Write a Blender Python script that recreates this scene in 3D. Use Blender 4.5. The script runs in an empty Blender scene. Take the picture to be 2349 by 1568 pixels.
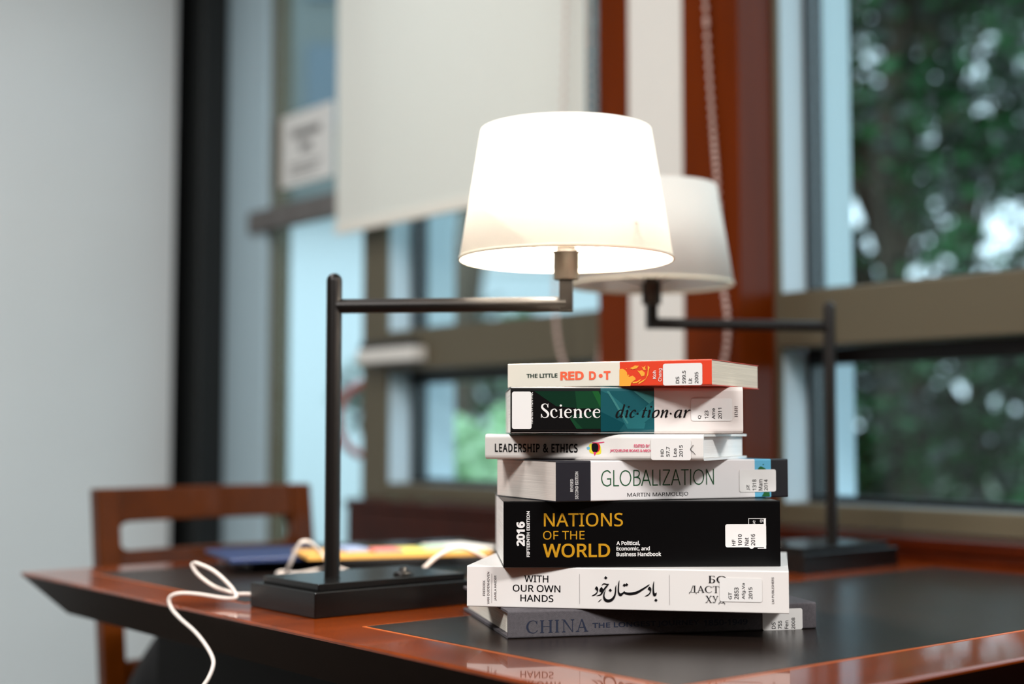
import bpy, math, os, random
from math import sin, cos, tan, atan, radians, pi, sqrt
from mathutils import Vector, Matrix

# ------------------------------------------------------------------ camera, world, light, exposure
S = bpy.context.scene
COL = S.collection
F_PX, CX, CY, HORIZON, CAM_Z = 3200.0, 1174.5, 784.0, 990.0, 0.958
PITCH = atan((HORIZON - CY) / F_PX)
cam_d = bpy.data.cameras.new('camera')
cam = bpy.data.objects.new('camera', cam_d); COL.objects.link(cam)
cam.location = (0, 0, CAM_Z); cam.rotation_euler = (pi / 2 + PITCH, 0, 0)
cam_d.sensor_fit = 'HORIZONTAL'; cam_d.sensor_width = 36.0; cam_d.lens = 36.0 * F_PX / 2349.0
cam_d.clip_start = 0.05; cam_d.clip_end = 200
cam_d.dof.use_dof = True; cam_d.dof.focus_distance = 1.43; cam_d.dof.aperture_fstop = 2.0
S.camera = cam

SKY = (0.66, 0.86, 1.0); SKY_STRENGTH = 2.6
w = bpy.data.worlds.new('World'); S.world = w; w.use_nodes = True
bg = w.node_tree.nodes['Background']
bg.inputs[0].default_value = (*SKY, 1); bg.inputs[1].default_value = SKY_STRENGTH

S.view_settings.view_transform = 'Standard'; S.view_settings.look = 'None'
S.view_settings.gamma = 1.0; S.view_settings.use_curve_mapping = False
S.view_settings.exposure = 0.0
S.cycles.use_denoising = True
S.cycles.max_bounces = 10; S.cycles.transparent_max_bounces = 12
S.cycles.sample_clamp_indirect = 6.0
S.cycles.caustics_reflective = False; S.cycles.caustics_refractive = False

# room axes: e_u runs along the table towards the windows, e_v runs along the window wall towards the camera
TH = radians(39.2)
EU = Vector((cos(TH), sin(TH), 0)); EV = Vector((sin(TH), -cos(TH), 0))
ORG = Vector((-0.16017, 1.50860, 0))
def W(u, v, z=0.0): return ORG + EU * u + EV * v + Vector((0, 0, z))
ROOM_RZ = TH            # local +x = e_u ; local -y = e_v

def area_light(name, loc, size, power, color, target=None):
    d = bpy.data.lights.new(name, 'AREA'); d.shape = 'RECTANGLE'; d.size, d.size_y = size
    d.energy = power; d.color = color
    o = bpy.data.objects.new(name, d); COL.objects.link(o); o.location = loc
    if target is not None:
        o.rotation_euler = (Vector(target) - Vector(loc)).to_track_quat('-Z', 'Y').to_euler()
    else:
        o.rotation_euler = (0, 0, ROOM_RZ)
    return o
WARM = (1.0, 0.98, 0.955)
area_light('ceiling_light_a', W(-2.2, 0.95, 2.76), (.9, .45), 118, WARM)
area_light('ceiling_light_b', W(-0.1, 2.85, 2.76), (.9, .45), 130, WARM)
area_light('ceiling_light_c', W(-0.7, -0.5, 2.76), (.6, .3), 26, WARM)
area_light('ceiling_light_d', W(0.2, -1.5, 2.76), (.6, .3), 15, (0.93, 0.97, 1.0))
# ------------------------------------------------------------------ helpers
def ray(px, py):
    xc = (px - CX) / F_PX; yc = -(py - CY) / F_PX
    d = Vector((xc, cos(PITCH) - yc * sin(PITCH), sin(PITCH) + yc * cos(PITCH)))
    return d / d.y
CAMP = Vector((0, 0, CAM_Z))
def at_y(px, py, y): return CAMP + ray(px, py) * y          # point of the photo at depth y (metres)
def at_z(px, py, z):
    d = ray(px, py); return CAMP + d * ((z - CAM_Z) / d.z)
def uv_of(p):
    q = Vector(p) - ORG; return q.dot(EU), q.dot(EV)

class MB:
    def __init__(s): s.v = []; s.f = []; s.m = []; s.sm = []
    def add(s, vs, fs, mat=0, smooth=False):
        b = len(s.v); s.v += [tuple(p) for p in vs]
        for f in fs: s.f.append([b + i for i in f]); s.m.append(mat); s.sm.append(smooth)
    def box(s, a, b, mat=0):
        x0, y0, z0 = a; x1, y1, z1 = b
        vs = [(x0,y0,z0),(x1,y0,z0),(x1,y1,z0),(x0,y1,z0),(x0,y0,z1),(x1,y0,z1),(x1,y1,z1),(x0,y1,z1)]
        s.add(vs, [(0,3,2,1),(4,5,6,7),(0,1,5,4),(1,2,6,5),(2,3,7,6),(3,0,4,7)], mat); return s
    def prism(s, poly, axis, a, b, mat=0, smooth=False):
        # poly: 2D points (counter-clockwise seen from +axis); extruded along axis from a to b
        def p3(q, t):
            return {'x': (t, q[0], q[1]), 'y': (q[0], t, q[1]), 'z': (q[0], q[1], t)}[axis]
        n = len(poly); vs = [p3(q, a) for q in poly] + [p3(q, b) for q in poly]
        fs = [(i, (i + 1) % n, n + (i + 1) % n, n + i) for i in range(n)]
        s.add(vs, fs, mat, smooth)
        s.add(vs, [tuple(reversed(range(n))), tuple(range(n, 2 * n))], mat)
        return s
    def tube(s, pts, r, n=10, mat=0, caps=True):
        pts = [Vector(p) for p in pts]; k = len(pts)
        rs = r if isinstance(r, (list, tuple)) else [r] * k
        vs = []; prev = None
        for i, p in enumerate(pts):
            t = (pts[min(i + 1, k - 1)] - pts[max(i - 1, 0)]).normalized()
            if prev is None:
                prev = t.orthogonal().normalized()
            nx = (prev - t * prev.dot(t))
            nx = nx.normalized() if nx.length > 1e-6 else t.orthogonal().normalized()
            prev = nx; ny = t.cross(nx)
            for j in range(n):
                a = 2 * pi * j / n
                vs.append(p + (nx * cos(a) + ny * sin(a)) * rs[i])
        fs = [(i*n + j, i*n + (j+1) % n, (i+1)*n + (j+1) % n, (i+1)*n + j) for i in range(k - 1) for j in range(n)]
        s.add(vs, fs, mat, True)
        if caps: s.add(vs, [tuple(reversed(range(n))), tuple(range((k-1)*n, k*n))], mat)
        return s
    def lathe(s, prof, n=48, c=(0, 0), mat=0, closed=False):
        vs = []; k = len(prof)
        for (r, z) in prof:
            for j in range(n):
                a = 2 * pi * j / n; vs.append((c[0] + r * cos(a), c[1] + r * sin(a), z))
        kk = k if closed else k - 1
        fs = [(i*n + j, i*n + (j+1) % n, ((i+1) % k)*n + (j+1) % n, ((i+1) % k)*n + j) for i in range(kk) for j in range(n)]
        s.add(vs, fs, mat, True)
        if not closed:
            if prof[0][0] > 1e-6: s.add(vs[:n], [tuple(reversed(range(n)))], mat)
            if prof[-1][0] > 1e-6: s.add(vs[-n:], [tuple(range(n))], mat)
        return s
    def ball(s, c, r, n=10, mat=0, sc=(1, 1, 1)):
        k = max(4, n // 2 + 1); vs = []
        for i in range(k + 1):
            a = pi * i / k
            for j in range(n):
                b = 2 * pi * j / n
                vs.append((c[0] + r*sc[0]*sin(a)*cos(b), c[1] + r*sc[1]*sin(a)*sin(b), c[2] + r*sc[2]*cos(a)))
        s.add(vs, [(i*n+j, (i+1)*n+j, (i+1)*n+(j+1) % n, i*n+(j+1) % n) for i in range(k) for j in range(n)], mat, True); return s
    def build(s, name, mats, parent=None, bevel=0.0, seg=2, loc=None, rz=None):
        me = bpy.data.meshes.new(name); me.from_pydata(s.v, [], s.f)
        for m in (mats if isinstance(mats, (list, tuple)) else [mats]): me.materials.append(m)
        me.polygons.foreach_set('material_index', s.m); me.polygons.foreach_set('use_smooth', s.sm)
        me.update()
        o = bpy.data.objects.new(name, me); COL.objects.link(o)
        if parent is not None: o.parent = parent
        if loc is not None: o.location = loc
        if rz is not None: o.rotation_euler = (0, 0, rz)
        if bevel:
            b = o.modifiers.new('bevel', 'BEVEL'); b.width = bevel; b.segments = seg; b.limit_method = 'ANGLE'; b.angle_limit = radians(40)
        return o

def empty(name, loc=(0, 0, 0), rz=0.0):
    o = bpy.data.objects.new(name, None); COL.objects.link(o); o.location = loc; o.rotation_euler = (0, 0, rz)
    o.empty_display_size = 0.05; return o
def tag(o, label, cat, group=None, kind=None):
    o['label'] = label; o['category'] = cat
    if group: o['group'] = group
    if kind: o['kind'] = kind
    return o
def struct(o, label=None):
    o['kind'] = 'structure'
    if label: o['label'] = label; o['category'] = label.split()[-1]
    return o
def crom(pts, per=8, closed=False):
    """smooth curve through points of any dimension"""
    n = len(pts); out = []
    P = [tuple(p) for p in pts]
    g = (lambda i: P[i % n]) if closed else (lambda i: P[min(max(i, 0), n - 1)])
    for i in range(n if closed else n - 1):
        a, b, c, d = g(i-1), g(i), g(i+1), g(i+2)
        for k in range(per):
            t = k / per
            out.append(tuple(0.5 * (2*b[j] + (c[j]-a[j])*t + (2*a[j]-5*b[j]+4*c[j]-d[j])*t*t + (3*b[j]-a[j]-3*c[j]+d[j])*t**3) for j in range(len(b))))
    if not closed: out.append(P[-1])
    return out

# ------------------------------------------------------------------ materials
def srgb(r, g, b):
    f = lambda c: (c/255/12.92) if c/255 <= 0.04045 else ((c/255 + 0.055)/1.055)**2.4
    return (f(r), f(g), f(b), 1)
def mat(name, color, rough=0.5, metal=0.0, spec=0.5, coat=0.0, noise=None, bump=None, coat_rough=0.05):
    """principled; noise=(scale xyz, amount) varies the colour, bump=(scale, strength)"""
    m = bpy.data.materials.new(name); m.use_nodes = True
    nt = m.node_tree; b = nt.nodes['Principled BSDF']
    col = color if len(color) == 4 else (*color, 1)
    b.inputs['Base Color'].default_value = col
    b.inputs['Roughness'].default_value = rough; b.inputs['Metallic'].default_value = metal
    b.inputs['Specular IOR Level'].default_value = spec
    b.inputs['Coat Weight'].default_value = coat; b.inputs['Coat Roughness'].default_value = coat_rough
    if noise or bump:
        tc = nt.nodes.new('ShaderNodeTexCoord')
    if noise:
        mp = nt.nodes.new('ShaderNodeMapping'); mp.inputs['Scale'].default_value = noise[0]
        nz = nt.nodes.new('ShaderNodeTexNoise'); nz.inputs['Scale'].default_value = 1.0; nz.inputs['Detail'].default_value = 5
        cr = nt.nodes.new('ShaderNodeValToRGB'); a = noise[1]
        cr.color_ramp.elements[0].position = 0.3; cr.color_ramp.elements[1].position = 0.7
        cr.color_ramp.elements[0].color = (col[0]*(1-a), col[1]*(1-a), col[2]*(1-a), 1)
        cr.color_ramp.elements[1].color = (min(1, col[0]*(1+a)), min(1, col[1]*(1+a)), min(1, col[2]*(1+a)), 1)
        nt.links.new(tc.outputs['Object'], mp.inputs['Vector']); nt.links.new(mp.outputs[0], nz.inputs['Vector'])
        nt.links.new(nz.outputs['Fac'], cr.inputs[0]); nt.links.new(cr.outputs[0], b.inputs['Base Color'])
    if bump:
        n2 = nt.nodes.new('ShaderNodeTexNoise'); n2.inputs['Scale'].default_value = bump[0]; n2.inputs['Detail'].default_value = 3
        bp = nt.nodes.new('ShaderNodeBump'); bp.inputs['Strength'].default_value = bump[1]; bp.inputs['Distance'].default_value = 0.001
        nt.links.new(tc.outputs['Object'], n2.inputs['Vector']); nt.links.new(n2.outputs['Fac'], bp.inputs['Height'])
        nt.links.new(bp.outputs[0], b.inputs['Normal'])
    return m
def bands(name, stops, length, rough=0.35, coat=0.0, spec=0.5):
    """colour bands along the object's x axis: stops = [(x from, colour), ...]"""
    m = mat(name, stops[0][1], rough, coat=coat, spec=spec); nt = m.node_tree
    tc = nt.nodes.new('ShaderNodeTexCoord'); sx = nt.nodes.new('ShaderNodeSeparateXYZ')
    dv = nt.nodes.new('ShaderNodeMath'); dv.operation = 'DIVIDE'; dv.inputs[1].default_value = length
    cr = nt.nodes.new('ShaderNodeValToRGB'); cr.color_ramp.interpolation = 'CONSTANT'
    cr.color_ramp.elements[0].position = 0; cr.color_ramp.elements[0].color = stops[0][1]
    cr.color_ramp.elements.remove(cr.color_ramp.elements[1])
    for x, c in stops[1:]:
        e = cr.color_ramp.elements.new(max(0.0, min(1.0, x / length))); e.color = c
    nt.links.new(tc.outputs['Object'], sx.inputs[0]); nt.links.new(sx.outputs['X'], dv.inputs[0])
    nt.links.new(dv.outputs[0], cr.inputs[0]); nt.links.new(cr.outputs[0], nt.nodes['Principled BSDF'].inputs['Base Color'])
    return m
def pages_mat(name, color, dark=0.12):
    """paper edges: fine irregular lines across the thickness"""
    m = mat(name, color, 0.8, spec=0.2); nt = m.node_tree
    tc = nt.nodes.new('ShaderNodeTexCoord'); mp = nt.nodes.new('ShaderNodeMapping'); mp.inputs['Scale'].default_value = (6, 6, 2200)
    nz = nt.nodes.new('ShaderNodeTexNoise'); nz.inputs['Scale'].default_value = 1; nz.inputs['Detail'].default_value = 2
    cr = nt.nodes.new('ShaderNodeValToRGB'); cr.color_ramp.elements[0].position = .35; cr.color_ramp.elements[1].position = .6
    c = color; cr.color_ramp.elements[0].color = (c[0]*(1-dark*2), c[1]*(1-dark*2), c[2]*(1-dark*2), 1); cr.color_ramp.elements[1].color = c
    bp = nt.nodes.new('ShaderNodeBump'); bp.inputs['Strength'].default_value = .25; bp.inputs['Distance'].default_value = .0005
    L = nt.links.new; L(tc.outputs['Object'], mp.inputs[0]); L(mp.outputs[0], nz.inputs['Vector']); L(nz.outputs['Fac'], cr.inputs[0])
    L(cr.outputs[0], nt.nodes['Principled BSDF'].inputs['Base Color']); L(nz.outputs['Fac'], bp.inputs['Height']); L(bp.outputs[0], nt.nodes['Principled BSDF'].inputs['Normal'])
    return m
def translucent(name, color, trans, rough=0.8):
    m = bpy.data.materials.new(name); m.use_nodes = True; nt = m.node_tree
    nt.nodes.remove(nt.nodes['Principled BSDF'])
    d = nt.nodes.new('ShaderNodeBsdfDiffuse'); t = nt.nodes.new('ShaderNodeBsdfTranslucent'); x = nt.nodes.new('ShaderNodeMixShader')
    d.inputs[0].default_value = color; t.inputs[0].default_value = color; x.inputs[0].default_value = trans
    nt.links.new(d.outputs[0], x.inputs[1]); nt.links.new(t.outputs[0], x.inputs[2])
    nt.links.new(x.outputs[0], nt.nodes['Material Output'].inputs[0]); return m
def glass_mat():
    m = bpy.data.materials.new('window_glass'); m.use_nodes = True; nt = m.node_tree
    nt.nodes.remove(nt.nodes['Principled BSDF'])
    t = nt.nodes.new('ShaderNodeBsdfTransparent'); t.inputs[0].default_value = (.93, .97, .96, 1)
    g = nt.nodes.new('ShaderNodeBsdfGlossy'); g.inputs['Roughness'].default_value = 0.02
    lw = nt.nodes.new('ShaderNodeLayerWeight'); lw.inputs[0].default_value = 0.5; x = nt.nodes.new('ShaderNodeMixShader')
    pw = nt.nodes.new('ShaderNodeMath'); pw.operation = 'POWER'; pw.inputs[1].default_value = 5.0
    ma = nt.nodes.new('ShaderNodeMath'); ma.operation = 'MULTIPLY_ADD'; ma.inputs[1].default_value = 0.9; ma.inputs[2].default_value = 0.035
    nt.links.new(lw.outputs['Facing'], pw.inputs[0]); nt.links.new(pw.outputs[0], ma.inputs[0])
    nt.links.new(ma.outputs[0], x.inputs[0]); nt.links.new(t.outputs[0], x.inputs[1]); nt.links.new(g.outputs[0], x.inputs[2])
    nt.links.new(x.outputs[0], nt.nodes['Material Output'].inputs[0]); return m
def emit(name, color, strength):
    m = bpy.data.materials.new(name); m.use_nodes = True; nt = m.node_tree
    nt.nodes.remove(nt.nodes['Principled BSDF']); e = nt.nodes.new('ShaderNodeEmission')
    e.inputs[0].default_value = (*color, 1); e.inputs[1].default_value = strength
    nt.links.new(e.outputs[0], nt.nodes['Material Output'].inputs[0]); return m

M = dict(
    wall=mat('wall_paint', srgb(214, 219, 220), 0.9, spec=0.15, noise=((3, 3, 3), 0.02)),
    wall_dark=mat('unseen_dark_wall', srgb(58, 44, 34), 0.6, spec=0.2),  # unseen left and front walls, darkened so blacks and gloss reflect less light
    ceil=mat('ceiling_paint', srgb(235, 233, 228), 0.9, spec=0.1),
    floor=mat('floor_carpet', srgb(70, 62, 56), 0.95, spec=0.1, noise=((60, 60, 60), 0.2)),
    wood=mat('table_wood', srgb(114, 45, 2), 0.25, spec=0.15, coat=0.75, coat_rough=0.04, noise=((2.2, 22, 22), 0.28)),
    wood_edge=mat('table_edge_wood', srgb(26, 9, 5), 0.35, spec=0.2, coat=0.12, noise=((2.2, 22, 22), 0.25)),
    string=mat('inlay_line_wood', srgb(190, 95, 35), 0.3, coat=0.5),
    leather=mat('inlay_leather', srgb(30, 22, 18), 0.27, spec=0.5, noise=((8, 8, 8), 0.12), bump=(420, 0.18)),
    black_wood=mat('black_pedestal', srgb(16, 8, 6), 0.6, spec=.2),
    col_wood=mat('column_wood', srgb(98, 36, 1), 0.35, spec=.05, coat=0.12, coat_rough=0.1, noise=((14, 14, 1.6), 0.2)),
    dark_wood=mat('ledge_wood', srgb(58, 17, 3), 0.35, spec=.1, coat=0.1, noise=((3, 14, 14), 0.22)),
    panel=mat('white_panel', srgb(226, 222, 215), 0.5, spec=0.3),
    frame=mat('taupe_aluminium', srgb(98, 90, 72), 0.45, metal=0.2, spec=0.4),
    reveal=mat('pale_reveal', srgb(196, 214, 224), 0.55, spec=0.3),
    gasket=mat('black_gasket', srgb(16, 18, 22), 0.4),
    dark_alu=mat('dark_aluminium', srgb(30, 32, 32), 0.45, metal=0.3),
    pale_alu=mat('pale_post', srgb(178, 200, 210), 0.45, spec=0.4),
    glass=glass_mat(),
    blind=translucent('blind_fabric', srgb(238, 238, 230), 0.18),
    blind_bar=mat('blind_bar', srgb(236, 230, 218), 0.6),
    bead=mat('bead_plastic', srgb(214, 186, 176), 0.4),
    bead_white=mat('bead_white', srgb(220, 212, 205), 0.4),
    metal=mat('lamp_metal', srgb(24, 20, 18), 0.38, metal=0.5, spec=0.5),
    lamp_black=mat('lamp_base_black', srgb(9, 8, 8), 0.25, spec=0.4, noise=((12, 60, 60), 0.2)),
    socket=mat('socket_metal', srgb(52, 44, 36), 0.5, metal=0.3),
    shade=translucent('lamp_shade_fabric', srgb(247, 245, 241), 0.5),
    shade_off=translucent('unlit_shade_fabric', srgb(244, 241, 236), 0.45),
    shade_trim=mat('shade_trim', srgb(226, 214, 190), 0.6),
    bulb=emit('bulb_glow', (1.0, 0.90, 0.75), 1000.0),
    bulb_off=mat('bulb_glass_off', srgb(240, 240, 238), 0.2),
    cord=mat('white_cord', srgb(226, 214, 206), 0.5),
    red=mat('red_hose', srgb(190, 48, 38), 0.5),
    chair=mat('chair_wood', srgb(82, 36, 2), 0.35, spec=.12, coat=0.12, noise=((14, 2, 14), 0.2)),
    seat=mat('seat_leather', srgb(30, 24, 22), 0.5),
    paper=mat('paper', srgb(232, 230, 226), 0.8, spec=0.2),
    ink_grey=mat('grey_ink', srgb(120, 118, 118), 0.8),
    grey_bar=mat('grey_rail', srgb(104, 100, 98), 0.6),
    bag=mat('bag_fabric', srgb(12, 12, 14), 0.8, bump=(300, .3)),
    bag_strip=mat('bag_strap', srgb(150, 150, 158), 0.5),
    leaf_a=mat('leaf_dark', srgb(14, 36, 22), 0.28, spec=0.5, noise=((.8, .8, .8), 0.5)),
    leaf_b=mat('leaf_mid', srgb(34, 96, 46), 0.3, spec=0.5, noise=((.8, .8, .8), 0.4)),
    leaf_c=mat('leaf_bright', srgb(190, 228, 182), 0.5, spec=0.4, noise=((2, 2, 2), 0.25)),
    bark=mat('bark', srgb(78, 66, 52), 0.9, noise=((9, 9, 2), 0.3)),
    ground=mat('garden_ground', srgb(92, 104, 80), 0.95, noise=((1, 1, 1), 0.3)),
    facade=mat('pale_facade', srgb(222, 230, 234), 0.7),
    facade_band=mat('white_facade_band', srgb(244, 246, 246), 0.7),
    clad=mat('grey_cladding', srgb(92, 98, 96), 0.7),
    dark_glass=mat('dark_window_glass', srgb(70, 88, 100), 0.15),
    ink=mat('black_ink', srgb(16, 16, 20), 0.5),
)

# ------------------------------------------------------------------ setting
CEIL = 2.8
U_F, U_C, U_OUT = 1.215, 1.115, 1.44      # window frame face, column and ledge face, outer face of the wall
V_FAR, V_NEAR, U_LEFT = -2.75, 3.2, -3.8
def uvbox(mb, u0, u1, v0, v1, z0, z1, m=0):  # room-aligned box in the frame of an object at ORG turned by TH
    mb.box((u0, -v1, z0), (u1, -v0, z1), m); return mb
def room(name, mb, mats, parent=None, bevel=0.0):
    return mb.build(name, mats, parent, bevel) if parent else mb.build(name, mats, None, bevel, loc=ORG, rz=TH)
def room_empty(name): return empty(name, ORG, TH)

struct(room('floor', uvbox(MB(), U_LEFT - .1, U_OUT, -3.1, V_NEAR + .1, -.1, 0), M['floor']))
struct(room('ceiling', uvbox(MB(), U_LEFT - .1, U_OUT, -3.1, V_NEAR + .1, CEIL, CEIL + .1), M['ceil']))
struct(room('wall_back', uvbox(MB(), U_LEFT - .1, 1.089, V_FAR - .15, V_FAR, 0, CEIL), M['wall'], bevel=.004))
struct(room('wall_left', uvbox(MB(), U_LEFT - .1, U_LEFT, V_FAR, V_NEAR, 0, CEIL), M['wall_dark']))
struct(room('wall_front', uvbox(MB(), U_LEFT - .1, U_OUT, V_NEAR, V_NEAR + .1, 0, CEIL), M['wall_dark']))
WTOP = 2.45
mb = MB()
uvbox(mb, U_F, U_OUT, -2.9, V_NEAR, WTOP, CEIL)              # above the windows
uvbox(mb, U_F, U_OUT, -1.83, V_NEAR, 0, .77)                 # below the windows
uvbox(mb, U_F, U_OUT, -.86, -.475, .77, WTOP)                # behind the column
uvbox(mb, U_F, U_OUT, 1.16, V_NEAR, .77, WTOP)
struct(room('wall_right', mb, M['wall']))
# dark post in the corner, pale post beside it
struct(room('trim_1', uvbox(uvbox(MB(), 1.13, 1.40, -2.95, -2.655, 0, CEIL - .001), 1.0, 1.1299, -2.99, -2.9005, 0, CEIL - .001), M['dark_alu'], bevel=.004))
struct(room('trim_2', uvbox(MB(), U_F, 1.30, -2.655, -2.407, 0, WTOP), M['pale_alu'], bevel=.006))
# wooden column with a white panel
col = struct(room_empty('trim_3'))
uvbox(mb := MB(), U_C, U_F + .001, -.833, -.745, .79, WTOP); mb.build('wood_board', M['col_wood'], col, .003)
uvbox(mb := MB(), U_C, U_F + .001, -.593, -.450, .79, WTOP); mb.build('wood_board', M['col_wood'], col, .004)
uvbox(mb := MB(), U_C + .004, U_F, -.745, -.593, .79, WTOP); mb.build('white_panel', M['panel'], col)
# ledge and wooden panelling under the windows
mb = MB(); uvbox(mb, U_C, U_F + .001, -1.785, V_NEAR - .002, .0, .765); uvbox(mb, U_C - .004, U_F + .001, -1.79, V_NEAR - .002, .765, .787)
struct(room('trim_4', mb, M['dark_wood'], bevel=.004))

def window(name, v0, v1, left_face, has_transom=True):
    """frame face from v0 to v1; opening inside it, sash and glass set back, outer reveal behind"""
    r = struct(room_empty(name))
    a, b = v0 + left_face, v1 - .05
    mb = MB()
    uvbox(mb, U_F, U_F + .012, v0, a, .787, WTOP); uvbox(mb, U_F, U_F + .012, b, v1, .787, WTOP)
    uvbox(mb, U_F, U_F + .075, a, b, .787, .826); uvbox(mb, U_F, U_F + .08, a, b, 1.115, 1.219)
    uvbox(mb, U_F, U_F + .075, a, b, WTOP - .05, WTOP)
    mb.build('frame', M['frame'], r, .003)
    mb = MB()
    uvbox(mb, U_F + .012, U_F + .08, v0, a - .0005, .787, WTOP); uvbox(mb, U_F + .012, U_F + .08, b + .0005, v1, .787, WTOP)
    mb.build('jamb', M['reveal'], r)
    for z0, z1 in ((.826, 1.115), (1.219, WTOP - .05)):
        mb = MB(); s = .022; ua, ub = U_F + .08, U_F + .128
        uvbox(mb, ua, ub, a, a + s * .4, z0, z1); uvbox(mb, ua, ub, b - s, b, z0, z1)
        uvbox(mb, ua, ub, a, b, z0, z0 + .012); uvbox(mb, ua, ub, a, b, z1 - .03, z1)
        sash = mb.build('sash', M['gasket'], r)
        uvbox(mb := MB(), ua + .02, ua + .026, a + s * .4 + .0004, b - s - .0004, z0 + .0124, z1 - .0304); mb.build('pane', M['glass'], sash)
    mb = MB()
    uvbox(mb, U_F + .128, U_OUT, v0, a - .0005, .79, WTOP); uvbox(mb, U_F + .128, U_OUT, b, v1, .79, WTOP)
    uvbox(mb, U_F + .128, U_OUT + .02, a, b, .79, .818); uvbox(mb, U_F + .128, U_OUT, a, b, WTOP - .04, WTOP)
    mb.build('outer_reveal', M['reveal'], r)
    return r
window('window_1', -1.871, -.836, .114)
window('window_2', -.470, 1.16, .030)
# floor to ceiling glazing left of window 1
g = struct(room_empty('window_3'))
mb = MB(); uvbox(mb, U_F + .02, U_F + .08, -2.4065, -1.872, 0, .06); uvbox(mb, U_F + .02, U_F + .08, -2.4065, -1.872, WTOP - .06, WTOP)
uvbox(mb, U_F + .02, U_F + .08, -2.4065, -2.39, .06, WTOP - .06); uvbox(mb, U_F + .02, U_F + .08, -1.89, -1.872, .06, WTOP - .06)
mb.build('frame', M['frame'], g)
uvbox(mb := MB(), U_F + .045, U_F + .053, -2.3895, -1.8905, .0605, WTOP - .0605); mb.build('pane', M['glass'], g)

# ------------------------------------------------------------------ table
T0 = dict(u0=-.072, u1=1.103, v0=-.815, v1=.557)
ZT = .75
tb = tag(room_empty('wooden_table'), 'glossy red-brown wooden table with dark leather panels, carrying the stacked books', 'table')
mb = MB()
u0, u1, v0, v1 = T0['u0'], T0['u1'], T0['v0'], T0['v1']; ins = .052
def ring(i, z): return [(u0 + i, -(v1 - i), z), (u1 - i, -(v1 - i), z), (u1 - i, -(v0 + i), z), (u0 + i, -(v0 + i), z)]
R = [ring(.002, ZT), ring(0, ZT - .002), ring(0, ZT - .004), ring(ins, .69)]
vs = sum(R, [])
mb.add(vs, [(0, 1, 2, 3)], 0)
for k in range(2):
    mb.add(vs, [(4*k + (i+1) % 4, 4*k + i, 4*(k+1) + i, 4*(k+1) + (i+1) % 4) for i in range(4)], 0)
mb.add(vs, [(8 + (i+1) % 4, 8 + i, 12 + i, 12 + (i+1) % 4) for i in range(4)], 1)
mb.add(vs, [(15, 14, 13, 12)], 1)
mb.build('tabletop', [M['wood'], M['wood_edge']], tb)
for a, b in ((0.0, .464), (-.726, -.262)):
    uvbox(mb := MB(), 0, 1.045, a, b, ZT - .004, ZT + .0004); st = mb.build('inlay_line', M['string'], tb)
    uvbox(mb := MB(), .0035, 1.0415, a + .0035, b - .0035, ZT - .003, ZT + .0008); mb.build('leather_inlay', M['leather'], tb)
for ua in (.115, .93):
    uvbox(mb := MB(), ua, ua + .06, -.75, .45, 0, .6905); mb.build('leg', M['black_wood'], tb, .004)
uvbox(mb := MB(), .175, .93, -.18, -.14, .25, .6905); mb.build('stretcher', M['black_wood'], tb, .004)

# ------------------------------------------------------------------ lettering
FONT = None
try:
    _p = os.path.join(bpy.utils.system_resource('DATAFILES'), 'fonts', 'NotoSansHebrew-Regular.woff2')
    if os.path.exists(_p): FONT = bpy.data.fonts.load(_p)
except Exception: FONT = None
def text_shape(s, bold=0.0, space=1.0):
    c = bpy.data.curves.new('lettering', 'FONT'); c.body = s; c.size = 1.0; c.space_character = space
    if FONT: c.font = FONT
    c.resolution_u = 4; c.fill_mode = 'FRONT'
    if bold > 0: c.bevel_depth = bold; c.bevel_resolution = 0; c.fill_mode = 'BOTH'
    o = bpy.data.objects.new('lettering', c); COL.objects.link(o)
    bpy.context.view_layer.update()
    me = o.to_mesh(); v = [(q.co.x, q.co.y) for q in me.vertices]
    f = [list(p.vertices) for p in me.polygons if bold == 0 or p.normal.z > .1]   # heavier weight: face and its sloping rim, flattened
    o.to_mesh_clear(); bpy.data.objects.remove(o); bpy.data.curves.remove(c)
    out, fc = [], []                          # every face keeps its own corners
    for p in f: fc.append(list(range(len(out), len(out) + len(p)))); out += [v[i] for i in p]
    return out, fc
# a serif alphabet drawn as pen strokes (x, y, width), cap height 1, x-height .64
def stroke(pts, per=10, straight=False):
    q = pts if straight else crom(pts, per)
    v = []; n = len(q)
    for i, (x, y, wd) in enumerate(q):
        a = q[max(i-1, 0)]; b = q[min(i+1, n-1)]
        dx, dy = b[0]-a[0], b[1]-a[1]; l = sqrt(dx*dx + dy*dy) or 1
        nx, ny = -dy/l, dx/l
        v += [(x + nx*wd/2, y + ny*wd/2), (x - nx*wd/2, y - ny*wd/2)]
    return v, [[2*i, 2*i+1, 2*i+3, 2*i+2] for i in range(n-1)]
def blob(x, y, r, n=14): return [(x + r*cos(2*pi*i/n), y + r*sin(2*pi*i/n)) for i in range(n)], [list(range(n))]
def rect(x0, y0, x1, y1): return [(x0, y0), (x1, y0), (x1, y1), (x0, y1)], [[0, 1, 2, 3]]
def foot(xc, y, h, up=1, t=.035, b=.05): # bracketed serif
    return [(xc-h, y), (xc+h, y), (xc+h, y+up*t), (xc+h*.45, y+up*(t+b)), (xc-h*.45, y+up*(t+b)), (xc-h, y+up*t)], [[0, 1, 2, 3, 4, 5]]
def vstem(x, y0, y1, wd): return rect(x - wd/2, y0, x + wd/2, y1)
HV, TN = .125, .045
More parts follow.
